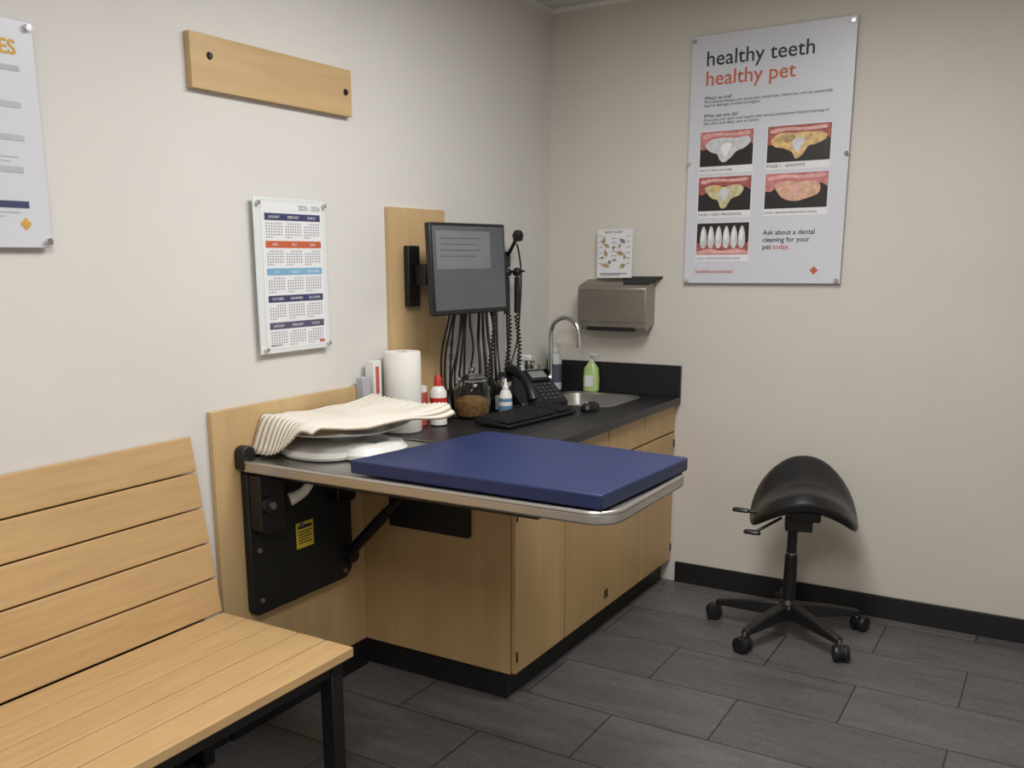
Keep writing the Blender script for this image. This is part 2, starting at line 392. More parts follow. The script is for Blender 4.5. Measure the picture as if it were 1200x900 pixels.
box('display_screen',.345,.38,-1.90,-1.82,tz+.038,tz+.0456,M_lcd,sc,bevel=.002)
for k in range(3): cyl('button_%d'%k,(.398,-1.90+.04*k,tz+.030),(.398,-1.90+.04*k,tz+.037),.008,M_blueL,sc)
cyl('tray_post',(scx,scy+.02,tz+.03),(scx,scy+.02,tz+.064),.05,M_tray,sc,r1=.07)
nx,ny=16,20;v=[];f=[]
for i in range(nx+1):
    for j in range(ny+1):
        s=-1+2*i/nx;t=-1+2*j/ny
        s2=s*math.sqrt(1-t*t*.25);t2=t*math.sqrt(1-s*s*.25)
        v.append((.215+.155*s2,-1.83+.225*t2,tz+.060+.012*s*s+.020*t*t))
for i in range(nx):
    for j in range(ny):
        a=i*(ny+1)+j;f.append((a,a+1,a+ny+2,a+ny+1))
mobj('weighing_tray',v,f,M_tray,sc,solid=.006)
tw=E('ribbed_towel')
RIB=21
nx,ny=RIB*10,70;v=[];f=[];ribv=[]
def ss(x,a,b):
    x=max(0,min(1,(x-a)/(b-a)));return x*x*(3-2*x)
for i in range(nx+1):
    for j in range(ny+1):
        s=-1+2*i/nx;t=-1+2*j/ny
        rot=math.radians(-10)
        wob=mnoise.noise(Vector((s*1.3+3,t*1.8,1.7)));wob2=mnoise.noise(Vector((s*2.2,t*1.6+5,4.1)))
        X=.190*s+.016*wob2+.014*math.sin(2.2*t+.5)*(.4+.6*abs(s));Y=.280*t+.014*math.sin(3*s+1)+.012*wob
        Y+=.03*ss(s,0,1)*ss(t,.3,1)
        x=.225+X*math.cos(rot)-Y*math.sin(rot);y=-1.832+X*math.sin(rot)+Y*math.cos(rot)
        z=tz+.098+.014*s*s+.026*t*t-.004*s+.014*max(-.3,wob)+.007*max(-.3,wob2)
        z-=.115*ss(-t,.74,1.05)*ss(-s,-.6,.5)
        z-=.03*ss(-t,.85,1.1)
        z-=.03*ss(s,.8,1)*ss(t,.0,.9)
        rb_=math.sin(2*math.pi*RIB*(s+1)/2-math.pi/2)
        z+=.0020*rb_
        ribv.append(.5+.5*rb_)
        v.append((max(x,.03),y,z))
for i in range(nx):
    for j in range(ny):
        a=i*(ny+1)+j;f.append((a,a+1,a+ny+2,a+ny+1))
to=mobj('towel_sheet',v,f,M_cloth,tw,solid=.006)
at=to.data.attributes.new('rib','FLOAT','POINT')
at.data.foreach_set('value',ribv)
# ---------------- monitor ----------------
mo=E('computer_monitor')
a=Vector((.165,-1.275,0));b=Vector((.225,-.83,0));d=(b-a);ang=math.atan2(d.y,d.x)
MM=Matrix.Translation((a+b)/2+Vector((0,0,1.50)))@Matrix.Rotation(ang,4,'Z')@Matrix.Rotation(math.radians(-3),4,'X')
w=d.length/2;h=.172
box('bezel',-w,w,-.014,.012,-h,h,M_black,mo,bevel=.005,M=MM)
box('back_shell',-w*.75,w*.75,.012,.045,-h*.75,h*.75,M_black,mo,bevel=.012,M=MM)
box('screen',-w+.012,w-.012,-.0155,-.0135,-h+.018,h-.012,M_screen,mo,bevel=.0005,M=MM)
box('screen_window',-w+.03,w-.10,-.0160,-.0156,.0,h-.03,M_screenw,mo,bevel=0,M=MM)
for k in range(4): box('screen_text_%d'%k,-w+.05,w-.16-.03*(k%2),-.0164,-.0161,h-.06-.022*k,h-.056-.022*k,M_screen,mo,bevel=0,M=MM)
box('wall_plate',.0205,.045,-1.235,-1.16,1.36,1.59,M_black,mo,bevel=.004)
box('mount_arm',.045,.10,-1.20,-1.17,1.44,1.52,M_black,mo,bevel=.004)
tube('mount_arm_2',[(.08,-1.185,1.48),(.11,-1.13,1.48),(.14,-1.05,1.48)],.018,M_black,mo)
for k in range(8):
    r1,r2=random.uniform(-.02,.02),random.uniform(-.03,.03)
    tube('cable_%d'%k,[(.13,-1.06+.02*k,1.40),(.11,-1.05+.02*k+r1,1.30),(.07+.01*k,-1.04+.014*k+r2,1.18),(.06+.005*k,-1.06+.02*k-r1,1.04),(.09+r1,-1.04+.015*k,.95),(.12,-1.09+.015*k,.908)],.0045,M_black,mo)
# ---------------- diagnostic set ----------------
dg=E('otoscope_wall_set')
box('transformer',.001,.06,-.74,-.50,1.37,1.52,M_black,dg,bevel=.01)
for k,yy in enumerate((-.47,-.56,-.68)):
    cyl('handle_%d'%k,(.085,yy,1.30),(.085,yy,1.46),.014,M_black,dg,r1=.012)
    lathe('head_%d'%k,[(.0,0),(.018,.006),(.022,.02),(.014,.035),(.0,.04)],(.085,yy,1.46),M_black,dg)
    cyl('speculum_%d'%k,(.09,yy,1.48),(.13,yy-.01,1.485),.009,M_black,dg,r1=.003)
    pts=[(.085,yy,1.30)]
    for i in range(90):
        a2=i*1.35;zz=1.29-.0037*i
        pts.append((.08+.01*math.cos(a2),yy+.03*math.sin(i/90*3+k)+.01*math.sin(a2),zz))
    pts+=[(.06,yy+.03,.96),(.05,yy,1.0),(.03,yy,1.2),(.03,yy,1.37)]
    tube('coil_cord_%d'%k,pts,.0038,M_black,dg,res=3)
cyl('lamp_stem',(.03,-.46,1.55),(.09,-.49,1.62),.008,M_black,dg)
box('lamp_bracket',.001,.035,-.50,-.44,1.50,1.57,M_black,dg,bevel=.004)
lathe('lamp_head',[(0,0),(.02,.005),(.026,.03),(.015,.05),(0,.052)],(.10,-.49,1.61),M_black,dg)
tube('lamp_cord',[(.09,-.48,1.60),(.07,-.40,1.52),(.05,-.38,1.3),(.05,-.42,1.1),(.04,-.5,1.02)],.004,M_black,dg)
for k in range(4):
    r1=random.uniform(-.03,.03)
    tube('probe_cord_%d'%k,[(.11,-.84+.05*k,1.0),(.12,-.86+.05*k+r1,1.10),(.09,-.80+.04*k-r1,1.22),(.06,-.74+.02*k,1.38)],.0065,M_black,dg)
    cyl('probe_tip_%d'%k,(.11,-.84+.05*k,.95),(.11,-.84+.05*k,1.03),.013,M_black,dg)
box('probe_stand',.08,.14,-.87,-.66,.901,.955,M_black,dg,bevel=.006)
ou=E('wall_outlet')
box('cover',.001,.007,-.935,-.855,1.10,1.235,M_white,ou)
for zz in(1.135,1.195): box('socket',.007,.009,-.915,-.875,zz-.015,zz+.015,M_greyl,ou)
# ---------------- keyboard / mouse / phone ----------------
kb=E('computer_keyboard')
KM=Matrix.Translation((.375,-.90,.902))@Matrix.Rotation(math.radians(84),4,'Z')
KM=KM@Matrix.Rotation(math.radians(3),4,'X')
mobj('case',[(-.24,-.085,0),(.24,-.085,0),(.24,.085,-.006),(-.24,.085,-.006),(-.24,-.085,.012),(.24,-.085,.012),(.24,.085,.018),(-.24,.085,.018)],BF,M_black,kb,bevel=.004,M=Matrix.Translation((0,0,.006))@KM)
v=[];f=[]
for r in range(6):
    for q in range(21):
        if q in(15,) : continue
        x0=-.232+q*.0222;y0=-.075+r*.0255;z0=.018;s=.0185
        k=len(v)
        v+=[(x0,y0,z0),(x0+s,y0,z0),(x0+s,y0+.021,z0),(x0,y0+.021,z0),(x0+.002,y0+.002,z0+.009),(x0+s-.002,y0+.002,z0+.009),(x0+s-.002,y0+.019,z0+.009),(x0+.002,y0+.019,z0+.009)]
        f+=[tuple(k+i for i in fc) for fc in BF]
mobj('keys',v,f,M_blackm,kb,M=Matrix.Translation((0,0,.006))@KM)
ms=E('computer_mouse')
loft('shell',[er(.50,-.57,.032,.055,.9015,k=2.2),er(.50,-.57,.034,.058,.912,k=2.2),er(.50,-.57,.028,.05,.928,k=2.2),er(.50,-.57,.014,.03,.937,k=2.2)],M_black,ms)
cyl('wheel',(.495,-.6,.934),(.505,-.6,.934),.008,M_grey,ms)
ph=E('desk_phone')
HM=Matrix.Translation((.225,-.58,.9015))@Matrix.Rotation(math.radians(62),4,'Z')
def wedge(x0,x1,y0,y1,z0,zf,zb,name,m,M,bev=.006):
    mobj(name,[(x0,y0,z0),(x1,y0,z0),(x1,y1,z0),(x0,y1,z0),(x0,y0,zf),(x1,y0,zf),(x1,y1,zb),(x0,y1,zb)],BF,m,ph,bevel=bev,M=M)
wedge(-.125,.115,-.11,.09,0,.03,.15,'body',M_black,HM)
TM=HM@Matrix.Translation((0,-.11,.03))@Matrix.Rotation(math.atan2(.12,.20),4,'X')
box('lcd_panel',.0,.10,.14,.21,.0,.012,M_blackm,ph,bevel=.003,M=TM)
box('lcd',.01,.09,.155,.20,.012,.0135,M_lcd,ph,bevel=0,M=TM)
v=[];f=[]
for r in range(5):
    for q in range(4):
        x0=.0+q*.025;y0=.015+r*.024;k=len(v)
        v+=[(x0,y0,0),(x0+.018,y0,0),(x0+.018,y0+.015,0),(x0,y0+.015,0),(x0+.001,y0+.001,.005),(x0+.017,y0+.001,.005),(x0+.017,y0+.014,.005),(x0+.001,y0+.014,.005)]
        f+=[tuple(k+i for i in fc) for fc in BF]
mobj('buttons',v,f,M_button,ph,M=TM)
def q3(*a): return tuple(TM@Vector(a))
tube('handset',[q3(-.075,.0,.02),q3(-.075,.03,.042),q3(-.075,.10,.056),q3(-.075,.18,.042),q3(-.075,.22,.02)],.022,M_black,ph,radii=[1.15,.95,.75,.95,1.15])
pts=[q3(-.075,-.005,.01)]
for i in range(50): pts.append(tuple(HM@Vector((-.14-.008*math.sin(i*1.4),-.08+.0035*i,.012+.008*math.cos(i*1.4)))))
tube('handset_cord',pts,.0025,M_black,ph,res=3)
# ---------------- small counter items ----------------
pt=E('paper_towel_roll')
lathe('roll',[(.02,0),(.068,0),(.070,.004),(.070,.296),(.068,.30),(.02,.30),(.02,.24)],(.095,-1.36,.902),M_towelpaper,pt,n=48)
lathe('core',[(.02,.2),(.02,.299),(.0185,.299),(.0185,.2)],(.095,-1.36,.902),mat('cardboard',(170,140,105),.9),pt)
bx=E('medicine_box')
box('carton',.022,.062,-1.49,-1.445,.902,1.175,M_white,bx)
Board(bx,'L',-1.49,1.175,.0625).rects('carton_print',[(.01,.02,.03,.12)],M_pink,.0004)
bx=E('medicine_box')
box('carton',.022,.055,-1.545,-1.505,.902,1.12,M_greyl,bx)
cn=E('wipes_canister')
lathe('can',[(.036,0),(.036,.13),(.03,.135)],(.065,-1.22,.902),M_pink,cn);lathe('can_band',[(.0364,.03),(.0364,.075)],(.065,-1.22,.902),M_white,cn);lathe('can_lid',[(.037,.13),(.037,.15),(.02,.155)],(.065,-1.22,.902),M_white,cn)
bt=E('antiseptic_bottle')
lathe('bottle',[(.028,0),(.033,.004),(.033,.13),(.022,.15),(.013,.155)],(.14,-1.19,.902),M_white,bt)
lathe('bottle_label',[(.0335,.03),(.0335,.11)],(.14,-1.19,.902),M_red,bt);lathe('label_band',[(.0339,.05),(.0339,.085)],(.14,-1.19,.902),M_white,bt)
lathe('cap',[(.014,.152),(.016,.155),(.014,.185),(.004,.20)],(.14,-1.19,.902),M_red,bt)
jr=E('glass_treat_jar');jc=(.155,-.965,.902)
lathe('jar',[(.05,0),(.072,.006),(.075,.03),(.075,.12),(.06,.143),(.056,.148),(.053,.148),(.057,.141),(.071,.118),(.071,.03),(.065,.010),(.0,.009)],jc,M_glass,jr,n=40)
lathe('treats',[(.0,.0105),(.062,.0115),(.069,.03),(.069,.07),(.04,.083),(.0,.079)],jc,M_kib,jr)
for k in range(40):
    a2=random.random()*6.28;r=random.random()**.5*.056
    lathe('treat_%d'%k,[(0,0),(.009,.003),(.009,.009),(0,.012)],(jc[0]+r*math.cos(a2),jc[1]+r*math.sin(a2),jc[2]+.071),M_kib,jr,n=8)
lathe('lid',[(.0,.15),(.062,.15),(.064,.158),(.045,.173),(.012,.178),(.008,.184),(.018,.195),(.012,.206),(0,.208)],jc,M_glass,jr,n=32)
for k,(x,y,hh,m2) in enumerate(((.19,-.775,.11,M_paper),(.07,-.30,.13,M_steelb))):
    j=E('supply_jar');cc=(x,y,.902)
    lathe('jar',[(.034,0),(.038,.004),(.038,hh-.02),(.034,hh),(.032,hh),(.036,hh-.02),(.036,.008),(0,.007)],cc,M_glass,j,n=28)
    lathe('contents',[(0,.009),(.034,.01),(.034,hh*.6),(0,hh*.65)],cc,m2,j,n=20)
    lathe('lid',[(0,hh+.001),(.039,hh+.001),(.039,hh+.018),(.012,hh+.02),(.014,hh+.035),(0,hh+.037)],cc,M_chrome,j,n=28)
sq=E('squeeze_bottle')
lathe('bottle',[(.022,0),(.027,.004),(.027,.085),(.018,.105),(.012,.108)],(.26,-.875,.902),M_white,sq)
lathe('label',[(.0274,.025),(.0274,.075)],(.26,-.875,.902),M_blueL,sq);lathe('label_band',[(.0278,.045),(.0278,.06)],(.26,-.875,.902),M_white,sq);lathe('nozzle',[(.013,.108),(.013,.12),(.009,.125),(.003,.155),(0,.156)],(.26,-.875,.902),M_white,sq)
sp=E('spray_bottle')
lathe('bottle',[(.028,0),(.033,.005),(.033,.12),(.015,.16),(.013,.175)],(.06,-.40,.902),M_clearb,sp)
box('trigger_head',.04,.12,-.412,-.388,1.077,1.105,M_white,sp,bevel=.006);box('trigger',.09,.10,-.406,-.394,1.035,1.08,M_black,sp,bevel=.003)
lb2=E('lotion_bottle')
lathe('bottle',[(.028,0),(.034,.005),(.034,.15),(.03,.17),(.014,.18),(.014,.19)],(.075,-.075,.902),M_clearb,lb2)
lathe('label',[(.0344,.04),(.0344,.13)],(.075,-.075,.902),M_plum,lb2)
lathe('pump',[(.017,.19),(.017,.205),(.005,.207),(.005,.235),(.012,.237),(.012,.245),(0,.247)],(.075,-.075,.902),M_white,lb2)
box('pump_spout',.075,.115,-.081,-.069,1.137,1.147,M_white,lb2)
so=E('soap_bottle');scc=(.265,-.06,.902)
loft('bottle',[er(scc[0],scc[1],.03,.02,.902),er(scc[0],scc[1],.038,.026,.91),er(scc[0],scc[1],.04,.027,.96),er(scc[0],scc[1],.034,.025,1.02),er(scc[0],scc[1],.014,.014,1.045)],M_green,so)
box('label',scc[0]-.022,scc[0]+.022,scc[1]-.0285,scc[1]-.027,.93,.985,M_paper,so)
lathe('pump',[(.015,.143),(.015,.157),(.005,.159),(.005,.175),(.013,.177),(.013,.187),(0,.189)],scc,M_clearb,so)
box('pump_spout',scc[0],scc[0]+.04,scc[1]-.02,scc[1]-.008,1.078,1.088,M_clearb,so)
# ---------------- towel dispenser ----------------
dp=E('paper_towel_dispenser')
x0,x1=.212,.555
prof=[(0,1.235),(-.085,1.205),(-.112,1.215),(-.112,1.40),(-.10,1.412),(0,1.44)]
n=len(prof);v=[(x0,a,b) for a,b in prof]+[(x1,a,b) for a,b in prof]
f=[tuple(range(n)),tuple(range(n,2*n))[::-1]]+[(i,(i+1)%n,n+(i+1)%n,n+i) for i in range(n)]
v=[(a,b-.001,c2) for a,b,c2 in v]
mobj('housing',v,f,M_steelb,dp,bevel=.004)
box('front_lip',x0+.004,x1-.004,-.1155,-.113,1.245,1.396,M_steelb,dp,bevel=.001)
box('slot',x0+.05,x1-.05,-.116,-.10,1.203,1.222,M_blackm,dp,bevel=.002)
v=[(x0+.22,-.09,1.416),(x1+.002,-.09,1.416),(x1+.035,-.001,1.444),(x0+.18,-.001,1.444),(x0+.22,-.09,1.421),(x1+.002,-.09,1.421),(x1+.035,-.001,1.452),(x0+.18,-.001,1.452)]
mobj('lid_plate',v,BF,M_blackm,dp,bevel=.001)
cyl('lock',(.53,-.113,1.385),(.53,-.118,1.385),.007,M_chrome,dp)
cd=E('information_card')
B=Board(cd,'B',.272,1.668,.035);B.slab('sheet',.178,.222,M_paper,.003,.0005)
B.text('title','BODY CHART',.04,.018,M_ink,width=.09,d=.001)
def blob(cx,cy,a,b,n=24,rot=0,wob=.25):
    return [(cx+(a*math.cos(t)*(1+wob*math.sin(3*t)))*math.cos(rot)-b*math.sin(t)*math.sin(rot)*(1+wob*math.cos(4*t)),cy+a*math.cos(t)*math.sin(rot)+b*math.sin(t)*math.cos(rot)*(1+wob*math.cos(4*t))) for t in [2*math.pi*i/n for i in range(n)]]
for k,(cx,cy,a_,b_,r_,m_) in enumerate(((.035,.05,.009,.015,.2,M_tan),(.05,.075,.016,.007,.5,M_tan),(.13,.055,.018,.007,.6,M_grey),(.115,.075,.006,.013,.2,M_tan),(.045,.11,.009,.016,-.3,M_tan),(.12,.11,.020,.008,.3,M_tan),(.14,.125,.006,.012,.1,M_tan),(.045,.165,.021,.008,.2,M_tan),(.065,.150,.008,.008,.2,M_grey),(.13,.168,.017,.008,-.5,M_tan),(.085,.085,.003,.009,.2,M_ink),(.09,.14,.003,.007,.9,M_ink),(.03,.13,.007,.003,.9,M_ink))):
    B.poly('animal_%d'%k,blob(cx,cy,a_,b_,rot=r_),m_,.001+.0001*k)
B.rects('caption_lines',[(.02,.20,.155,.203),(.02,.207,.12,.21)]+[(.075,.04+.02*i,.1,.042+.02*i) for i in range(6)]+[(.01,.03+.025*i,.03,.032+.025*i) for i in range(6)]+[(.15,.03+.025*i,.168,.032+.025*i) for i in range(6)],M_grey,.003)
# ---------------- dental poster ----------------
dpst=E('dental_poster');W,Hh=.673,1.040
B=Board(dpst,'B',.6955,2.462,.022);B.slab('panel',W,Hh,M_poster,.006,.002)
B.text('headline_1','healthy teeth',.065,.125,M_ink,width=.445,bold=.006)
B.text('headline_2','healthy pet',.065,.205,M_orange,width=.375,bold=.006)
B.text('sub_1',"What's an oral?",.065,.262,M_ink,width=.12,bold=.01)
B.text('body_1','Periodontal disease can cause pain, tooth loss, infections, and can potentially',.065,.277,M_ink,width=.53)
B.text('body_1b','lead to damage to internal organs.',.065,.292,M_ink,width=.24)
B.text('sub_2','What can you do?',.065,.335,M_ink,width=.15,bold=.01)
B.text('body_2',"Promote your pet's oral health with annual professional dental cleanings at",.065,.351,M_ink,width=.52)
B.text('body_2b','the clinic and daily care at home.',.065,.366,M_ink,width=.24)
CAP=['HEALTHY TEETH AND GUMS','STAGE 1 - GINGIVITIS','STAGE 2 - EARLY PERIODONTAL','STAGE 3 - MODERATE PERIODONTAL DISEASE','STAGE 4 - ADVANCED PERIODONTAL DISEASE']
SH=[[(.10,.40),(.22,.24),(.45,.20),(.70,.22),(.90,.20),(.95,.36),(.84,.52),(.70,.60),(.60,.76),(.47,.90),(.38,.82),(.33,.66),(.20,.58)],
    [(.06,.38),(.2,.2),(.45,.22),(.62,.2),(.9,.26),(.93,.42),(.78,.55),(.66,.6),(.56,.84),(.46,.92),(.40,.74),(.26,.62),(.12,.56)],
    [(.12,.32),(.3,.24),(.5,.3),(.72,.24),(.86,.34),(.80,.55),(.64,.66),(.54,.9),(.44,.92),(.38,.7),(.24,.6)],
    [(.16,.32),(.34,.22),(.55,.26),(.78,.24),(.88,.38),(.86,.6),(.70,.72),(.52,.80),(.36,.76),(.24,.62)]]
def photo(i,u0,v0,u1,v1,gum,tooth,kind):
    nm='photo_%d'%(i+1)
    B.rect(nm+'_frame',u0-.004,v0-.004,u1+.004,v1+.03,M_paper,.0008)
    B.rect(nm+'_bg',u0,v0,u1,v1,M_photo,.0012)
    w_=u1-u0;h_=v1-v0
    S=lambda pts:[(u0+w_*min(.995,max(.005,a_)),v0+h_*min(.995,max(.005,b_))) for a_,b_ in pts]
    if kind=='row':
        B.poly(nm+'_gum',[(u0,v1),(u0,v0+.62*h_)]+[(u0+w_*i_/10,v0+(.55+.1*(i_%2))*h_) for i_ in range(1,10)]+[(u1,v0+.62*h_),(u1,v1)],gum,.0015)
        B.poly(nm+'_lip',S(smooth_pts([(.02,.9),(.25,.82),(.5,.88),(.75,.82),(.98,.9),(.98,.98),(.5,.97),(.02,.98)])),M_gumh,.0016)
        for q in range(6):
            cx=u0+w_*(.13+.148*q)
            B.poly(nm+'_tooth_%d'%q,[(cx+.066*w_*math.cos(t)*(1-.25*math.sin(t)),v0+h_*(.45-.36*math.sin(t))) for t in [math.pi*2*k/16 for k in range(16)]],tooth,.0018)
            B.poly(nm+'_shine_%d'%q,[(cx-.01*w_+.028*w_*math.cos(t),v0+h_*(.38-.2*math.sin(t))) for t in [math.pi*2*k/12 for k in range(12)]],M_toothh,.0020)
    else:
        B.poly(nm+'_gum',S([(0,0),(1,0),(1,.42),(.93,.34),(.85,.30),(.72,.36),(.6,.28),(.45,.26),(.3,.32),(.18,.42),(.08,.52),(0,.5)]),gum,.0015)
        B.poly(nm+'_gum_shine',S(smooth_pts([(.05,.10),(.3,.05),(.6,.08),(.9,.05),(.92,.14),(.6,.16),(.3,.14),(.08,.2)])),M_gumh,.0016)
        B.poly(nm+'_tooth',S(smooth_pts(SH[i])),tooth,.0018)
        B.poly(nm+'_tooth_shine',S(smooth_pts([(.46,.36),(.6,.38),(.56,.56),(.49,.74),(.43,.64),(.40,.48)])),M_toothh if i==0 else M_tooth if i<3 else M_gumh,.0020)
        if i in(1,2): B.poly(nm+'_tartar',S(smooth_pts([(.22,.28),(.4,.26),(.44,.36),(.34,.46),(.24,.42)])),M_toothy if i==2 else M_tan,.0021)
    B.text(nm+'_caption',CAP[i],u0,v1+.02,M_ink,width=w_*(.62 if i<2 else .85),bold=.01)
photo(0,.055,.395,.285,.540,M_gum,M_tooth,'a');photo(1,.345,.395,.600,.540,M_gum2,M_toothy,'a')
photo(2,.055,.585,.285,.728,M_gum2,M_toothg,'a');photo(3,.345,.585,.600,.728,M_gum,M_tooths,'a')
photo(4,.055,.780,.285,.915,M_gum2,M_tooth,'row')
B.text('ask_1','Ask about a dental',.345,.835,M_ink,width=.215,bold=.01)
B.text('ask_2','cleaning for your',.345,.865,M_ink,width=.195,bold=.01)
B.text('ask_3','pet',.345,.895,M_ink,width=.038,bold=.01);B.text('ask_4','today.',.39,.895,M_orange,width=.07,bold=.01)
B.text('url','banfield.com/dental',.055,.995,M_orange,width=.165,bold=.01)
def cross(B,cx,cy,s,m):
    for k,(dx,dy) in enumerate(((0,-1),(1,0),(0,1),(-1,0))):
        B.poly('logo_petal_%d'%k,[(cx+dx*s*.55+s*.42*math.cos(t),cy+dy*s*.55+s*.42*math.sin(t)) for t in [math.pi*2*q/14 for q in range(14)]],m,.0014+.0001*k)
    B.rect('logo_core',cx-s*.4,cy-s*.4,cx+s*.4,cy+s*.4,m,.0019)
cross(B,.565,.985,.016,M_orange)
for k,(u,vv) in enumerate(((.015,.02),(W-.015,.02),(.015,Hh-.015),(W-.015,Hh-.015),(.008,Hh/2),(W-.008,Hh/2))): B.pin('standoff_%d'%k,u,vv,.010)
# ---------------- calendar ----------------
ca=E('wall_calendar');W,Hh=.336,.491
B=Board(ca,'L',-2.0135,1.7335,.022);B.slab('acrylic_panel',W,Hh,M_acryl,.005,.002)
B.rect('sheet',.03,.014,W-.02,Hh-.014,M_paper,.0008)
B.text('year','2025 - 2026',W-.028,.036,M_grey,width=.105,align='RIGHT',bold=.01)
mats=[M_navy,M_orange,M_sky,M_navy,M_plum]
cells=[]
mon=['JANUARY','FEBRUARY','MARCH','APRIL','MAY','JUNE','JULY','AUGUST','SEPTEMBER','OCTOBER','NOVEMBER','DECEMBER','JANUARY','FEBRUARY','MARCH']
for r in range(5):
    v0=.048+.086*r
    B.rect('header_%d'%r,.045,v0,W-.030,v0+.022,mats[r],.0012)
    for q in range(3):
        u0=.05+.088*q
        B.text('month_%d_%d'%(r,q),mon[r*3+q],u0+.038,v0+.015,M_paper,size=.0115,d=.0016,align='CENTER')
        for rr in range(6):
            for cc in range(7):
                if rr==5 and cc>2: continue
                if rr==0 and cc<(r+q)%4: continue
                a0=u0+cc*.0112;b0=v0+.030+rr*.0085
                cells.append((a0,b0,a0+.0052,b0+.0042))
B.rects('day_numbers',cells,M_grey,.0012)
B.rects('footer',[(.045,Hh-.027,.10,Hh-.024)],M_grey,.0012)
B.rect('footer_logo',W-.055,Hh-.030,W-.028,Hh-.022,M_orange,.0012)
for k,(u,vv) in enumerate(((.015,.018),(W-.012,.018),(.022,Hh-.015),(W-.012,Hh-.015))): B.pin('standoff_%d'%k,u,vv,.008)
# ---------------- left poster ----------------
lp=E('wall_poster');W,Hh=.46,.525
B=Board(lp,'L',-2.7104-W,2.098,.022);B.slab('panel',W,Hh,M_poster,.006,.002)
B.text('title','SERVICES',W-.048,.080,M_gold,width=.19,align='RIGHT',bold=.02)
B.rects('bars_light',[(.05,.105+.0,W-.045,.117),(.05,.187,W-.05,.20),(.05,.262,W-.05,.275),(.05,.335,W-.06,.349)],M_greyl,.0012)
B.rects('lines',[(.05,.13,W-.10,.133),(.05,.147,W-.12,.150),(.05,.312,W-.07,.314),(.05,.322,W-.09,.324)],M_greyl,.0012)
B.rect('bar_dark',.05,.415,W-.055,.431,M_navy,.0012)
B.rects('lines_2',[(.05,.44,W-.08,.443),(.05,.45,W-.12,.452)],M_greyl,.0012)
cross(B,W-.068,.468,.014,M_gold)
for k,(u,vv) in enumerate(((W-.015,.015),(W-.015,Hh-.015),(.015,.015),(.015,Hh-.015))): B.pin('standoff_%d'%k,u,vv,.010)
# ---------------- bench ----------------
be=E('slatted_bench');y1=-2.329;y0=-3.95;zs=.50
xb,xf=.118,.627
nb=5;wd=(xf-xb)/nb
for i in range(nb):
    box('seat_slat_%d'%i,xb+i*wd+.0022,xb+(i+1)*wd-.0022,y0,y1,zs-.028,zs,M_bench,be,bevel=.003)
dx,dz=(.030-.118),(1.033-.50)
Lb=math.hypot(dx,dz);ux,uz=dx/Lb,dz/Lb;nxx,nzz=uz,-ux
for i in range(5):
    s0=i*Lb/5+.0022;s1=(i+1)*Lb/5-.0022
    P=lambda s,t:(.118+ux*s+nxx*t,.50+uz*s+nzz*t)
    q=[P(s0,-.026),P(s0,0),P(s1,0),P(s1,-.026)]
    v=[(a_,y0,b_) for a_,b_ in q]+[(a_,y1,b_) for a_,b_ in q]
    mobj('back_slat_%d'%i,v,BF,M_bench,be,bevel=.003)
for k,yy in enumerate((y1-.05,-3.1,-3.85)):
    box('front_leg_%d'%k,xf-.065,xf-.020,yy-.0225,yy+.0225,0,zs-.06,M_black,be,bevel=.003)
    box('rear_leg_%d'%k,.03,.07,yy-.0225,yy+.0225,0,zs-.06,M_black,be,bevel=.003)
    box('cross_rail_%d'%k,.07,xf-.02,yy-.02,yy+.02,zs-.068,zs-.028,M_black,be,bevel=.003)
box('front_rail',xf-.065,xf-.025,y0+.02,y1-.02,zs-.068,zs-.028,M_black,be,bevel=.003)
box('rear_rail',.035,.07,y0+.02,y1-.02,zs-.068,zs-.028,M_black,be,bevel=.003)
# ---------------- saddle stool ----------------
st=E('saddle_stool');sx,sy=1.325,-.38
SM=Matrix.Translation((sx+.038,sy,0.025))@Matrix.Rotation(math.radians(16),4,'Z')
nr,na=12,56
def seat_z(a,b):
    z=.618-.125*(abs(a)/.2)**2.0
    z+=.095*ss(b,.0,.19)-.01*ss(-b,.1,.2)
    return z
def rimpt(t,s):
    c_,s_=math.cos(t),math.sin(t);k=2.5
    a_=.208*abs(c_)**(2/k)*(1 if c_>0 else -1)*(1+.10*s_);b_=.19*abs(s_)**(2/k)*(1 if s_>0 else -1)
    return a_*s,b_*s
rings=[]
for k in range(1,nr+1):
    s=k/nr;ring=[]
    for i in range(na):
        a_,b_=rimpt(2*math.pi*i/na,s)
        ring.append((a_,b_,seat_z(a_,b_)-.022*ss(s,.8,1)))
    rings.append(ring)
for s,dzz in((1.0,-.035),(.97,-.058),(.9,-.07),(.7,-.075),(.35,-.075)):
    ring=[]
    for i in range(na):
        a_,b_=rimpt(2*math.pi*i/na,s)
        ring.append((a_,b_,seat_z(a_,b_)+dzz))
    rings.append(ring)
v=[(0,0,seat_z(0,0))]+[q for r in rings for q in r]+[(0,0,seat_z(0,0)-.075)]
f=[(0,1+i,1+(i+1)%na) for i in range(na)]
for k in range(len(rings)-1): f+=[(1+k*na+i,1+(k+1)*na+i,1+(k+1)*na+(i+1)%na,1+k*na+(i+1)%na) for i in range(na)]
l=len(v)-1;b0=1+(len(rings)-1)*na
f+=[(l,b0+(i+1)%na,b0+i) for i in range(na)]
mobj('saddle_seat',v,f,mat('black_vinyl',(24,23,24),.36,var=.1,scale=20,bump=.2,bscale=300),st,M=SM,sub=1)
box('tilt_mechanism',-.06,.06,-.09,.08,.48,.525,M_black,st,bevel=.008,M=SM)
box('mechanism_neck',-.07,.035,-.04,.04,.425,.49,M_black,st,bevel=.006,M=SM)
box('seat_support',-.045,.045,-.10,.08,.52,.56,M_black,st,bevel=.006,M=SM)
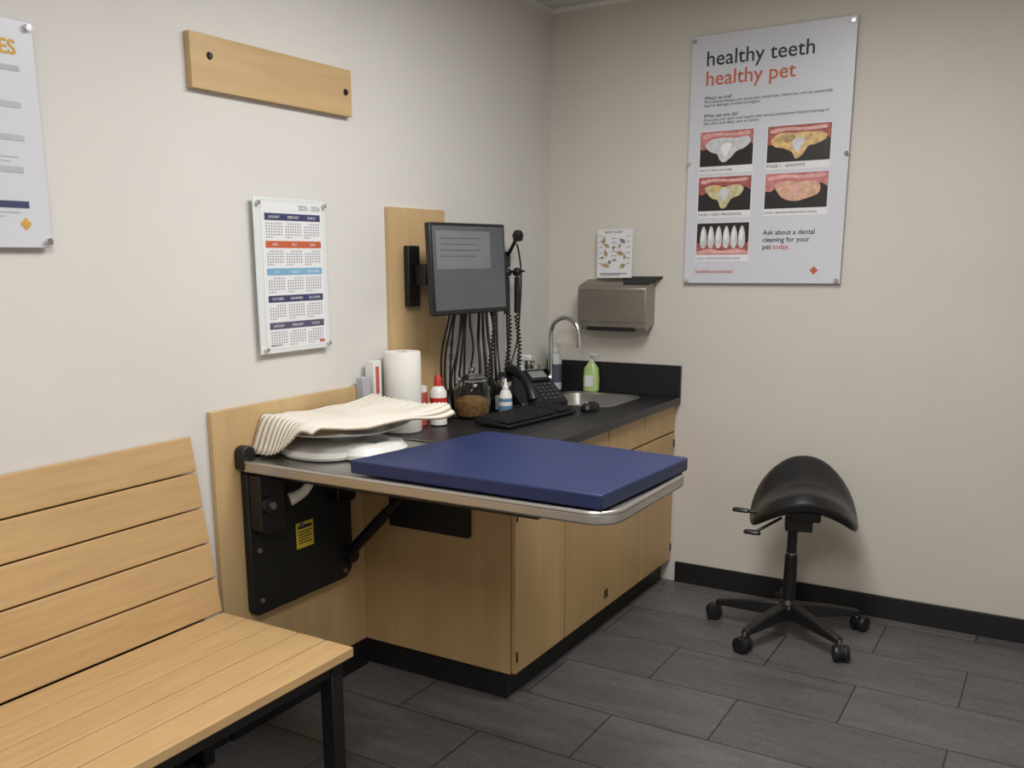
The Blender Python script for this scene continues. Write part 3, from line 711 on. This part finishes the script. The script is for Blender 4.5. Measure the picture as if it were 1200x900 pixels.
tube('lever_stem',[(sx-.04,sy-.05,.52),(sx-.12,sy-.07,.515),(sx-.17,sy-.08,.52)],.006,M_black,st)
loft('lever_paddle',[er(sx-.19,sy-.085,.035,.012,.515),er(sx-.19,sy-.085,.038,.015,.522),er(sx-.19,sy-.085,.03,.01,.53)],M_black,st)
tube('lever_stem_2',[(sx-.03,sy-.08,.51),(sx-.07,sy-.13,.485),(sx-.11,sy-.16,.46)],.006,M_black,st)
loft('lever_paddle_2',[er(sx-.12,sy-.165,.032,.013,.452),er(sx-.12,sy-.165,.035,.016,.46),er(sx-.12,sy-.165,.028,.01,.467)],M_black,st)
cyl('gas_piston',(sx,sy,.30),(sx,sy,.47),.014,M_chrome,st)
cyl('piston_cover',(sx,sy,.35),(sx,sy,.47),.020,M_black,st)
cyl('column',(sx,sy,.09),(sx,sy,.34),.028,M_black,st,r1=.025)
lathe('hub',[(.035,.065),(.045,.075),(.048,.12),(.03,.145),(.027,.15)],(sx,sy,0),M_black,st)
for k in range(5):
    an=math.radians(107.5+72*k);cx,cy=math.cos(an),math.sin(an)
    R=Matrix.Translation((sx,sy,0))@Matrix.Rotation(an,4,'Z')
    q=[(.03,.028,.075,.135),(.17,.024,.072,.118),(.30,.018,.068,.092)]
    vv=[];ff=[]
    for (rr,hw,zb,zt) in q: vv+=[(rr,-hw,zb),(rr,hw,zb),(rr,hw*.8,zt),(rr,-hw*.8,zt)]
    for j in range(2):
        for i in range(4): ff.append((j*4+i,j*4+(i+1)%4,j*4+4+(i+1)%4,j*4+4+i))
    ff+=[(0,3,2,1),(8,9,10,11)]
    mobj('leg_%d'%k,vv,ff,M_black,st,M=R,bevel=.005)
    wx,wy=sx+.31*cx,sy+.31*cy
    cyl('caster_stem_%d'%k,(sx+.295*cx,sy+.295*cy,.05),(sx+.295*cx,sy+.295*cy,.085),.008,M_chrome,st)
    a3=an+.9+k*1.1;ax=Vector((math.cos(a3),math.sin(a3),0));c0=Vector((wx,wy,.034))
    for sgn in(-1,1):
        Mx,LL=frame(c0+ax*sgn*.006,c0+ax*sgn*.028)
        lathe('caster_wheel_%d'%k,[(.02,0),(.032,.002),(.034,.012),(.030,.022),(.01,.025)],(0,0,0),M_black,st,n=24,M=Mx)
    cyl('caster_hood_%d'%k,c0-ax*.007+Vector((0,0,.004)),c0+ax*.007+Vector((0,0,.004)),.029,M_black,st)
# ---------------- world / camera ----------------
wd=bpy.data.worlds.new('w');scene.world=wd;wd.use_nodes=True
wd.node_tree.nodes['Background'].inputs[0].default_value=(.8,.82,.85,1);wd.node_tree.nodes['Background'].inputs[1].default_value=.05
yaw,pitch,roll=[math.radians(a_) for a_ in(32.586,-11.88,-.59309)]
fw=Vector((-math.sin(yaw)*math.cos(pitch),math.cos(yaw)*math.cos(pitch),math.sin(pitch)))
rt=Vector((math.cos(yaw),math.sin(yaw),0));up=rt.cross(fw)
r2=rt*math.cos(roll)+up*math.sin(roll);u2=up*math.cos(roll)-rt*math.sin(roll)
cam=bpy.data.cameras.new('camera');co=bpy.data.objects.new('camera',cam);col.objects.link(co)
Mx=Matrix((r2,u2,-fw)).transposed().to_4x4();Mx.translation=(2.1837,-4.1752,1.5314);co.matrix_world=Mx
cam.sensor_width=36;cam.lens=36*1094.4/1200;cam.shift_x=(600-548.66)/1200;cam.shift_y=(535.73-450)/1200;cam.clip_start=.05
scene.camera=co
